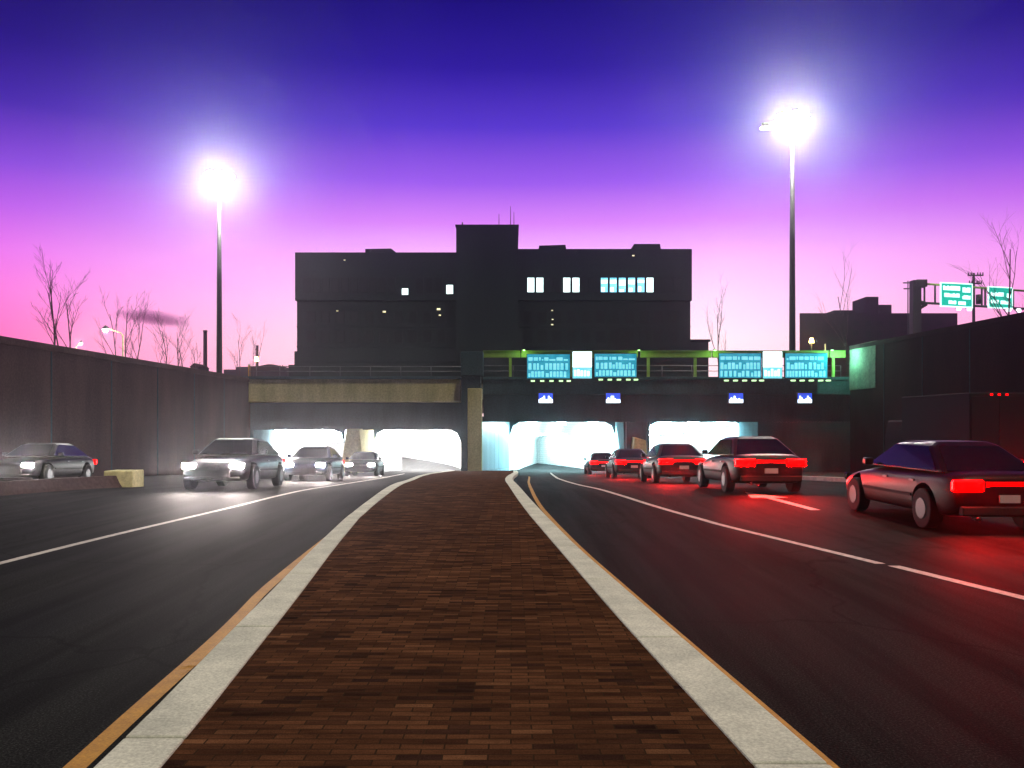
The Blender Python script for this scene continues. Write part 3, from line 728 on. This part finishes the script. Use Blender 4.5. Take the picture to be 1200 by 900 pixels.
def green_sign(x0, x1, y0, y1, words, lab, lamps):
    D = DG - .6
    s = empty('green_sign', (X((x0 + x1) / 2, D), D, Z(y1, D)), lab, 'road sign', 'green signs on the right gantry')
    w = (x1 - x0) / 2 * D / F; h = (y1 - y0) * D / F
    sh = .05
    def q(a, b_, c_, d_, y_0, y_1): 
        mb = MB(); P = [(a, c_), (b_, c_), (b_, d_), (a, d_)]
        mb.prism([(x, z - x * sh) for x, z in P], y_0, y_1); return mb
    q(-w, w, 0, h, 0, .12).build('border', 'sign_legend', s); q(-w + .14, w - .14, .14, h - .14, -.03, -.004).build('panel', 'sign_green', s)
    random.seed(5)
    for (u0, u1, v0, v1) in words:
        mb = MB()
        x = -w + 2 * w * u0; xe = -w + 2 * w * u1
        while x < xe - .05:
            cw = random.choice((.16, .2, .24)); cw = min(cw, xe - x)
            z0 = h * v0; z1_ = h * v1 - random.choice((0, 0, .09))
            mb.prism([(x, z0 - x * sh), (x + cw, z0 - x * sh), (x + cw, z1_ - x * sh), (x, z1_ - x * sh)], -.06, -.034); x += cw + (.0 if random.random() < .7 else .03)
        mb.build('legend', 'sign_legend', s)
    for u in lamps:
        f = MB().tube([(u * w, 0, -.1 - u * w * sh), (u * w, -.9, -.35 - u * w * sh)], .04, 6).build('lamp_arm', 'dark_steel', s)
        MB().tube([(u * w - .2, -.95, -.3 - u * w * sh), (u * w + .2, -.95, -.3 - u * w * sh)], .24, 10).build('sign_lamp', 'signal_white', f)
green_sign(1102, 1140, 331.5, 360, ((.08, .6, .68, .86), (.68, .92, .62, .82), (.12, .6, .40, .56), (.68, .92, .34, .50), (.25, .48, .12, .26), (.55, .78, .10, .24)),
           'larger green sign with three blurred lines, left on the right gantry', (-.1, .55))
green_sign(1158, 1187, 336, 361.5, ((.1, .62, .55, .73), (.75, .92, .5, .7), (.1, .42, .22, .38), (.5, .88, .2, .36)),
           'smaller green sign with two blurred lines, right on the right gantry', (.3, 1.1))
# added green fill lamps, standing in for sign spill on girders and wall end
for gx, pw, xx in ((X(614, 70.2), 30, .3), (X(749, 70.2), 25, .3), (X(838, 70.2), 45, .3), (X(977, 70), 130, .3)):
    t = empty('girder_fill_lamp', (gx, 70.35, Z(409.5, 70)), {0: 'x'}.get(1, 'small added green fill lamp above the girders, ' + {0: 'left of the first blue sign', 1: 'between the left sign group and the long girder', 2: 'at the right end of the long girder', 3: 'nearest the right wall'}[[30, 25, 45, 130].index(pw)]), 'lamp', 'added green fill lamps on the girders')
    MB().box(-.12, .12, -.12, .12, 0, .05).build('base', 'dark_steel', t)
    MB().box(-.08, .08, -.1, .1, -.08, -.004).build('lens', 'fixture_glow', t)
    lamp_light(t, (0, -.35, -.25) if pw != 130 else (.5, -1.2, -.4), pw if pw != 130 else 620, (.50, 1, .30) if pw != 130 else (.3, 1, .62), .1)
# utility pole
DU_ = 120.0
t = empty('utility_pole', (X(1141, DU_), DU_, ZL), 'dark utility pole with crossarms seen between the two green signs', 'utility pole')
h = Z(320, DU_) - ZL; k = DU_ / F
MB().tube([(0, 0, 0), (0, 0, h)], [.26, .17], 10).build('pole', 'dark_steel', t)
for dz, w_ in ((.35, 10), (1.5, 8)):
    a = MB().box(-w_ * k * .8, w_ * k, -.35, -.2, h - dz - .1, h - dz + .06).build('crossarm', 'dark_steel', t)
    for u in (-.75, -.4, .35, .65, .95): MB().tube([(u * w_ * k, -.28, h - dz + .07), (u * w_ * k, -.28, h - dz + .4)], [.1, .06], 6).build('insulator', 'dark_steel', a)
MB().tube([(.55, -.4, h - 4.4), (.55, -.4, h - 3.1)], .42, 10).build('transformer', 'dark_steel', t)
t = empty('utility_pole', (X(1064, 160), 160, ZL), 'faint far utility pole just left of the gantry column', 'utility pole')
h = Z(329, 160) - ZL; MB().tube([(0, 0, 0), (0, 0, h)], [.16, .1], 8).build('pole', 'dark_steel', t); MB().box(-.9, .9, -.1, .1, h - .5, h - .3).build('crossarm', 'dark_steel', t); MB().box(-.8, .8, -.1, .1, h - 1.6, h - 1.4).build('crossarm', 'dark_steel', t)

# ------------------------------------------------------------------ vehicles at rest (the photo shows only their light trails)
def loft(stations, close=True):
    mb = MB(); vs = []; fs = []; n = len(stations[0])
    for s in stations: vs += s
    for i in range(len(stations) - 1):
        for j in range(n): fs.append((i * n + j, i * n + (j + 1) % n, (i + 1) * n + (j + 1) % n, (i + 1) * n + j))
    fs.append(tuple(range(n))[::-1]); q = (len(stations) - 1) * n; fs.append(tuple(q + j for j in range(n)))
    return mb.add(vs, fs, True)
def car_section(y, zt, w, zb_=.24, crown=.04):
    half = [(0, zt + crown), (w * .55, zt + crown * .8), (w * .86, zt), (w * .97, zt - .10), (w, zt - .26), (w * .99, .46), (w * .96, zb_ + .06), (w * .86, zb_)]
    return [(x, y, z) for x, z in half] + [(-x, y, z) for x, z in half[::-1] if x > 0]
def make_car(paint, label, cat, group, white, red, suv=0):
    """length axis along +y: front of the car at -y (faces the camera when rotation is 0)"""
    t = empty('car', (0, 0, 0), label, cat, group)
    st = [(-2.28, .56, .66, .34), (-2.2, .66, .80, .26), (-1.95, .74, .86, .22), (-1.2, .84, .90, .22), (-.7, .90, .91, .22), (0, .92, .92, .22), (1.0, .93, .92, .22), (1.6, .95, .90, .22), (2.0, .95, .87, .24), (2.22, .90, .80, .32), (2.28, .78, .72, .4)]
    b_ = loft([car_section(y, z + suv * .12, w, zb_, .03) for y, z, w, zb_ in st]).build('body', paint, t)
    b_.modifiers.new('sub', 'SUBSURF').levels = 2; b_.modifiers['sub'].render_levels = 2
    cmb = MB()                                    # wheel arches cut through the body, then baked into its mesh
    for yy in (-1.42, 1.38):
        for sx in (-1, 1): cmb.tube([(sx * .66, yy, .36), (sx * 1.1, yy, .36)], .395, 28)
    cut = cmb.build('arch_cutter', None); bo = b_.modifiers.new('arches', 'BOOLEAN'); bo.operation = 'DIFFERENCE'; bo.object = cut
    bpy.context.view_layer.update(); dg = bpy.context.evaluated_depsgraph_get()
    nm = bpy.data.meshes.new_from_object(b_.evaluated_get(dg)); b_.modifiers.clear(); b_.data = nm
    bpy.data.objects.remove(cut)
    nm.materials.clear(); nm.materials.append(MATS[paint])
    for pl in nm.polygons: pl.use_smooth = True
    nm.set_sharp_from_angle(angle=R(40))
    r0, r1, hf, hb = -1.05, 1.75, 1.40 + suv * .32, .93 + suv * .12
    cab = [[(x * u, y, z) for x, z in ((-.80, hb - .05), (.80, hb - .05), (.62, hf - .06), (.5, hf), (-.5, hf), (-.62, hf - .06))] for y, u in ((0, 1),)]
    y_b0, y_t0, y_t1, y_b1 = -1.12, -.30, 1.05 + suv * .6, 1.85 + suv * .25
    V = [(-.82, y_b0, hb), (.82, y_b0, hb), (.82, y_b1, hb), (-.82, y_b1, hb), (-.60, y_t0, hf - .03), (.60, y_t0, hf - .03), (.58, y_t1, hf - .04), (-.58, y_t1, hf - .04), (-.48, y_t0 + .2, hf + .02), (.48, y_t0 + .2, hf + .02), (.46, y_t1 - .15, hf + .02), (-.46, y_t1 - .15, hf + .02)]
    MB().add(V, [(0, 1, 5, 4), (1, 2, 6, 5), (2, 3, 7, 6), (3, 0, 4, 7), (4, 5, 9, 8), (5, 6, 10, 9), (6, 7, 11, 10), (7, 4, 8, 11), (8, 9, 10, 11), (3, 2, 1, 0)]).build('cabin', paint, t, .07)
    def pane(ids, name, m0=.13, m1=.12):
        P = [Vector(V[i]) for i in ids]; c_ = sum(P, Vector()) / 4; nrm = (P[1] - P[0]).cross(P[3] - P[0]).normalized()
        if nrm.dot(c_ - Vector((0, .4, hb))) < 0: nrm = -nrm
        Q = [c_ + (p - c_) * (1 - m0) + nrm * .006 for p in P]; Q2 = [q_ + nrm * .012 for q_ in Q]
        return MB().add(Q + Q2, [(0, 1, 2, 3), (7, 6, 5, 4), (0, 4, 5, 1), (1, 5, 6, 2), (2, 6, 7, 3), (3, 7, 4, 0)]).build(name, 'glass_dark', t)
    pane((0, 1, 5, 4), 'windscreen'); pane((1, 2, 6, 5), 'side_window'); pane((2, 3, 7, 6), 'rear_window'); pane((3, 0, 4, 7), 'side_window')
    for sx in (-1, 1):
        for yy in (-1.42, 1.38):
            w_ = MB().tube([(sx * .72, 0, 0), (sx * .935, 0, 0)], .33, 20).build('wheel', 'tyre', t, .02, (0, yy, .33))
            MB().tube([(sx * .90, 0, 0), (sx * .945, 0, 0)], [.2, .17], 14).build('rim', 'rim', w_)
        MB().box(min(sx * .86, sx * 1.02), max(sx * .86, sx * 1.02), -.78, -.62, .95, 1.08).build('mirror', paint, t, .03)
        MB().box(min(sx * .88, sx * .925), max(sx * .88, sx * .925), -.98, .98, .50, .55).build('side_trim', 'tyre', t)
        for yh in (-.05, .98): MB().box(min(sx * .85, sx * .915), max(sx * .85, sx * .915), yh - .09, yh + .09, .76 + suv * .1, .79 + suv * .1).build('door_handle', 'rim', t)
        # lamps
        hl = MB().box(-.17, .17, -.05, .08, -.07, .07).build('headlight', 'headlamp' if white else 'glass_dark', t, .03, (sx * .62, -2.22, .64 + suv * .1))
        tl_ = MB().box(-.24, .24, -.06, .05, -.09, .09).build('tail_light', 'taillamp' if red else 'marker_red', t, .03, (sx * .62, 2.245, .76 + suv * .12))
        if white:
            l = bpy.data.lights.new('headlight_beam', 'SPOT'); l.energy = white; l.color = (1, .86, .8); l.spot_size = R(110); l.spot_blend = 1; l.shadow_soft_size = .09
            o = bpy.data.objects.new('headlight_beam', l); COL.objects.link(o); o.parent = t; o.location = (sx * .62, -2.36, .64); o.rotation_euler = (R(90 - 5), 0, R(180))
        if red:
            l = bpy.data.lights.new('tail_glow', 'SPOT'); l.energy = red; l.color = (1, .012, .012); l.spot_size = R(125); l.spot_blend = 1; l.shadow_soft_size = .1
            o = bpy.data.objects.new('tail_glow', l); COL.objects.link(o); o.parent = t; o.location = (sx * .60, 2.42, .80); o.rotation_euler = (R(48), 0, 0)
    tb = MB().box(-.34, .34, 2.235, 2.27, .70 + suv * .12, .82 + suv * .12).build('reflector_strip', 'marker_red' if red else 'tyre', t)
    MB().box(-.45, .45, -2.31, -2.26, .34, .5).build('grille', 'tyre', t); MB().box(-.16, .16, 2.285, 2.31, .5, .62).build('number_plate', 'plate', t)
    MB().box(-.72, .72, -2.30, -2.2, .26, .34).build('front_bumper', 'tyre', t, .02); MB().box(-.74, .74, 2.2, 2.33, .3, .44).build('rear_bumper', 'tyre', t, .02)
    MB().tube([(.5, 2.2, .26), (.5, 2.36, .25)], .035, 8).build('exhaust_pipe', 'rim', t)
    return t
GL, GR = 'oncoming cars leaving the left tunnels', 'cars driving towards the right tunnels'
WP, RP = 800, 900
cars_left = [(-7.9, 24.5, 'car_paint_grey', 'nearest oncoming car with glaring headlights, beyond the divider end block', 0),
             (-8.3, 36, 'car_paint_blue', 'dark blue oncoming car in the middle of the three by the left tunnels', 0),
             (-8.6, 50, 'car_paint_black', 'farthest oncoming car, close before the left tunnel mouth', 0),
             (-16.5, 30, 'car_paint_grey', 'oncoming car behind the low divider, close to the left wall', 0)]
cars_right = [(7.7, 15.5, 'car_paint_red', 'nearest dark red car with bright tail lights at the right edge', 0),
              (6.3, 23.0, 'car_paint_black', 'black car second in the right lane, tail lights glowing', 0),
              (5.9, 31.5, 'car_paint_grey', 'grey car third in the right lane before the tunnel', 0),
              (5.7, 42, 'car_paint_blue', 'dark blue car fourth in the right lane, near the pillar', 0),
              (5.8, 56, 'car_paint_black', 'farthest car with tail lights, entering the lit right tunnel', 0),
              (17.2, 33.0, 'car_paint_red', 'dark red car alone in the ramp lane beyond the traffic island', 0)]
proto = {}
def place(lst, grp, white, red, rot):
    for (x, y, pa, lab, su) in lst:
        key = (su, white > 0)
        if key not in proto:
            proto[key] = make_car(pa, lab, 'car', grp, white, red, su); c_ = proto[key]
        else:
            c_ = copy_tree(proto[key])
            for ch in c_.children:
                if ch.name.split('.')[0] in ('body', 'cabin', 'mirror'):
                    ch.material_slots[0].link = 'OBJECT'; ch.material_slots[0].material = MATS[pa]
        c_['label'] = lab; c_['category'] = 'car'; c_['group'] = grp
        c_.location = (x, y, g(y) + .002); c_.rotation_euler = (math.atan2(g(y + 1.4) - g(y - 1.4), 2.8) * (-1 if rot == 180 else 1), 0, 0)
        c_.rotation_euler.z = R(rot)
place(cars_left, GL, WP, 0, 2)
place(cars_right, GR, 0, RP, 180)
# box truck in the ramp lane
ty, tx = 37.5, 20.3
t = empty('box_truck', (tx, ty, g(ty)), 'dark box truck with small red roof markers close to the right wall', 'truck')
MB().box(-1.22, 1.22, -1.9, 4.3, 1.0, 3.75).build('cargo_box', 'truck_box', t, .04)
MB().box(-1.1, 1.1, -1.95, 6.6, .62, .98).build('chassis', 'dark_steel', t)
cab = MB().prism([(-1.05, .7), (1.05, .7), (1.05, 1.7), (.9, 2.6), (-.9, 2.6), (-1.05, 1.7)], 4.6, 6.6).build('cab', 'truck_box', t, .08)
MB().box(-.8, .8, 6.61, 6.64, 1.75, 2.4).build('windscreen', 'glass_dark', cab)
MB().box(-1.15, -.02, -1.94, -1.905, 1.08, 3.6).box(.02, 1.15, -1.94, -1.905, 1.08, 3.6).build('rear_door', 'truck_box', t, .01)
MB().box(-1.15, 1.15, -2.1, -1.96, .45, .6).build('rear_bumper', 'dark_steel', t)
for sx in (-1, 1):
    MB().box(sx * .95 - .12, sx * .95 + .12, -2.0, -1.955, .72, .88).build('tail_light', 'taillamp', t)
    MB().box(sx * .32 - .05, sx * .32 + .05, -1.96, -1.945, 3.64, 3.7).build('marker_light', 'marker_red', t)
    for yy in (-.7, 5.4):
        w_ = MB().tube([(sx * .78, 0, 0), (sx * 1.16, 0, 0)], .46, 20).build('wheel', 'tyre', t, .02, (0, yy, .46))
        MB().tube([(sx * 1.1, 0, 0), (sx * 1.175, 0, 0)], .22, 12).build('rim', 'rim', w_)
MB().box(-.05, .05, -1.96, -1.945, 3.64, 3.7).build('marker_light', 'marker_red', t)

# ------------------------------------------------------------------ cloud
m = bpy.data.materials.new('cloud_smoke'); m.use_nodes = True; nt = m.node_tree; MATS['cloud_smoke'] = m
nt.nodes.remove(nt.nodes['Principled BSDF']); v = nt.nodes.new('ShaderNodeVolumePrincipled')
v.inputs['Color'].default_value = (.50, .07, .42, 1); v.inputs['Anisotropy'].default_value = .2
tc = nt.nodes.new('ShaderNodeTexCoord')
ln = nt.nodes.new('ShaderNodeVectorMath'); ln.operation = 'LENGTH'
mp = nt.nodes.new('ShaderNodeMapping'); mp.inputs['Scale'].default_value = (1 / 84, 1 / 25, 1 / 17)
nt.links.new(tc.outputs['Object'], mp.inputs[0]); nt.links.new(mp.outputs[0], ln.inputs[0])
nf = noise(nt, 2.2, 4, .6, mp.outputs[0])
s1_ = nt.nodes.new('ShaderNodeMath'); s1_.operation = 'MULTIPLY_ADD'; nt.links.new(nf, s1_.inputs[0]); s1_.inputs[1].default_value = .5; nt.links.new(ln.outputs['Value'], s1_.inputs[2])
dr = ramp(nt, s1_.outputs[0], [(.35, (1, 1, 1)), (1.0, (0, 0, 0))])
dm = nt.nodes.new('ShaderNodeMath'); dm.operation = 'MULTIPLY'; nt.links.new(dr, dm.inputs[0]); dm.inputs[1].default_value = .09
nt.links.new(dm.outputs[0], v.inputs['Density']); nt.links.new(v.outputs[0], nt.nodes['Material Output'].inputs['Volume'])
me = bpy.data.meshes.new('cloud'); bm = bmesh.new(); bmesh.ops.create_icosphere(bm, subdivisions=3, radius=1)
for q in bm.verts: q.co = Vector((q.co.x * 84, q.co.y * 25, q.co.z * 17))
bm.to_mesh(me); bm.free(); me.materials.append(m)
cl = bpy.data.objects.new('cloud', me); COL.objects.link(cl); DC = 1300
cl.location = (X(180, DC), DC, Z(373, DC)); cl.rotation_euler = (0, R(7), 0)
tag(cl, 'small dark purple streak of cloud low in the left sky', 'cloud')

# ------------------------------------------------------------------ haze
HAZE = True
if HAZE:
    m = bpy.data.materials.new('haze_air'); m.use_nodes = True; nt = m.node_tree
    nt.nodes.remove(nt.nodes['Principled BSDF']); v = nt.nodes.new('ShaderNodeVolumePrincipled')
    v.inputs['Color'].default_value = (.88, .88, 1, 1); v.inputs['Density'].default_value = .0005; v.inputs['Anisotropy'].default_value = .92
    nt.links.new(v.outputs[0], nt.nodes['Material Output'].inputs['Volume']); MATS['haze_air'] = m
    o = MB().box(-340, 340, -340, 340, -18, 52).build('haze', 'haze_air'); tag(o, kind='stuff')

# ------------------------------------------------------------------ sky
def srgb(r, g_, b_):
    f = lambda c: (c / 255 / 12.92) if c / 255 <= .04045 else ((c / 255 + .055) / 1.055) ** 2.4
    return (f(r), f(g_), f(b_))
w = bpy.data.worlds.new('World'); sc.world = w; w.use_nodes = True; nt = w.node_tree
bg = nt.nodes['Background']
tc = nt.nodes.new('ShaderNodeTexCoord'); sx = nt.nodes.new('ShaderNodeSeparateXYZ'); nt.links.new(tc.outputs['Generated'], sx.inputs[0])
def math_(op, a, b_=None, c_=None, clamp=False):
    n = nt.nodes.new('ShaderNodeMath'); n.operation = op; n.use_clamp = clamp
    for i, v_ in enumerate((a, b_, c_)):
        if v_ is None: continue
        if isinstance(v_, (int, float)): n.inputs[i].default_value = v_
        else: nt.links.new(v_, n.inputs[i])
    return n.outputs[0]
x_, y_, z_ = sx.outputs
hor = math_('SQRT', math_('ADD', math_('MULTIPLY', x_, x_), math_('MULTIPLY', y_, y_)))
el = math_('DIVIDE', z_, math_('MAXIMUM', hor, .02))               # tangent of the elevation
azf = math_('DIVIDE', math_('ABSOLUTE', math_('SUBTRACT', x_, .06)), math_('MAXIMUM', hor, .02))
e2 = math_('MULTIPLY', el, 2.0, clamp=True)
def P(py, off=0): return min(1, max(0, 2 * (HY - py) / F))
centre = ramp(nt, e2, [(0, (1.1, .72, .74)), (P(400), (1.08, .80, .87)), (P(355), (1.0, .68, .92)), (P(310), srgb(250, 186, 244)), (P(262), srgb(208, 124, 236)),
                       (P(215), srgb(144, 82, 222)), (P(150), srgb(76, 46, 190)), (P(80), srgb(34, 12, 146)), (P(0), srgb(12, 0, 112))])
side = ramp(nt, math_('MULTIPLY', e2, 1.06, clamp=True), [(0, srgb(255, 96, 150)), (P(400), srgb(252, 112, 184)), (P(355), srgb(244, 120, 212)), (P(310), srgb(224, 112, 226)), (P(262), srgb(176, 88, 220)),
                       (P(215), srgb(124, 66, 204)), (P(150), srgb(56, 28, 158)), (P(80), srgb(24, 4, 120)), (P(0), srgb(10, 0, 88))])
mf = ramp(nt, azf, [(.18, (0, 0, 0)), (.58, (1, 1, 1))])
skc = mixcol(nt, mf, centre, side)
front = math_('SMOOTHSTEP' if False else 'MULTIPLY_ADD', y_, .95, .12, True)      # the afterglow fills only the sunset side
back = (.010, .008, .030)
fr = ramp(nt, front, [(0, (0, 0, 0)), (.45, (.35, .35, .35)), (.75, (1, 1, 1))])
sky_ = mixcol(nt, fr, back, skc)
nt.links.new(sky_, bg.inputs['Color']); bg.inputs['Strength'].default_value = 1.22

s = bpy.data.lights.new('overhead_fill', 'SUN'); s.energy = 2.0; s.angle = R(3); s.color = (1, .90, .66)  # added high fill from behind the camera; the real sun has set
so = bpy.data.objects.new('overhead_fill', s); COL.objects.link(so)
d = Vector((-.18, .26, -1)).normalized(); so.rotation_euler = d.to_track_quat('-Z', 'Y').to_euler()

# ------------------------------------------------------------------ camera
cam = bpy.data.cameras.new('camera'); co = bpy.data.objects.new('camera', cam); COL.objects.link(co)
co.location = (0, 0, CZ); co.rotation_euler = (R(90), 0, 0)
cam.sensor_width = 36; cam.lens = 36 * F / 1200; cam.shift_y = (HY - 450) / 1200
cam.clip_start = .05; cam.clip_end = 5000
sc.camera = co
sc.view_settings.view_transform = 'Standard'; sc.view_settings.look = 'None'; sc.view_settings.exposure = 0; sc.view_settings.gamma = 1
sc.render.engine = 'CYCLES'
sc.cycles.use_denoising = True
sc.cycles.max_bounces = 6; sc.cycles.diffuse_bounces = 3; sc.cycles.glossy_bounces = 3; sc.cycles.volume_bounces = 0
sc.cycles.sample_clamp_indirect = 4
sc.cycles.volume_step_rate = 2
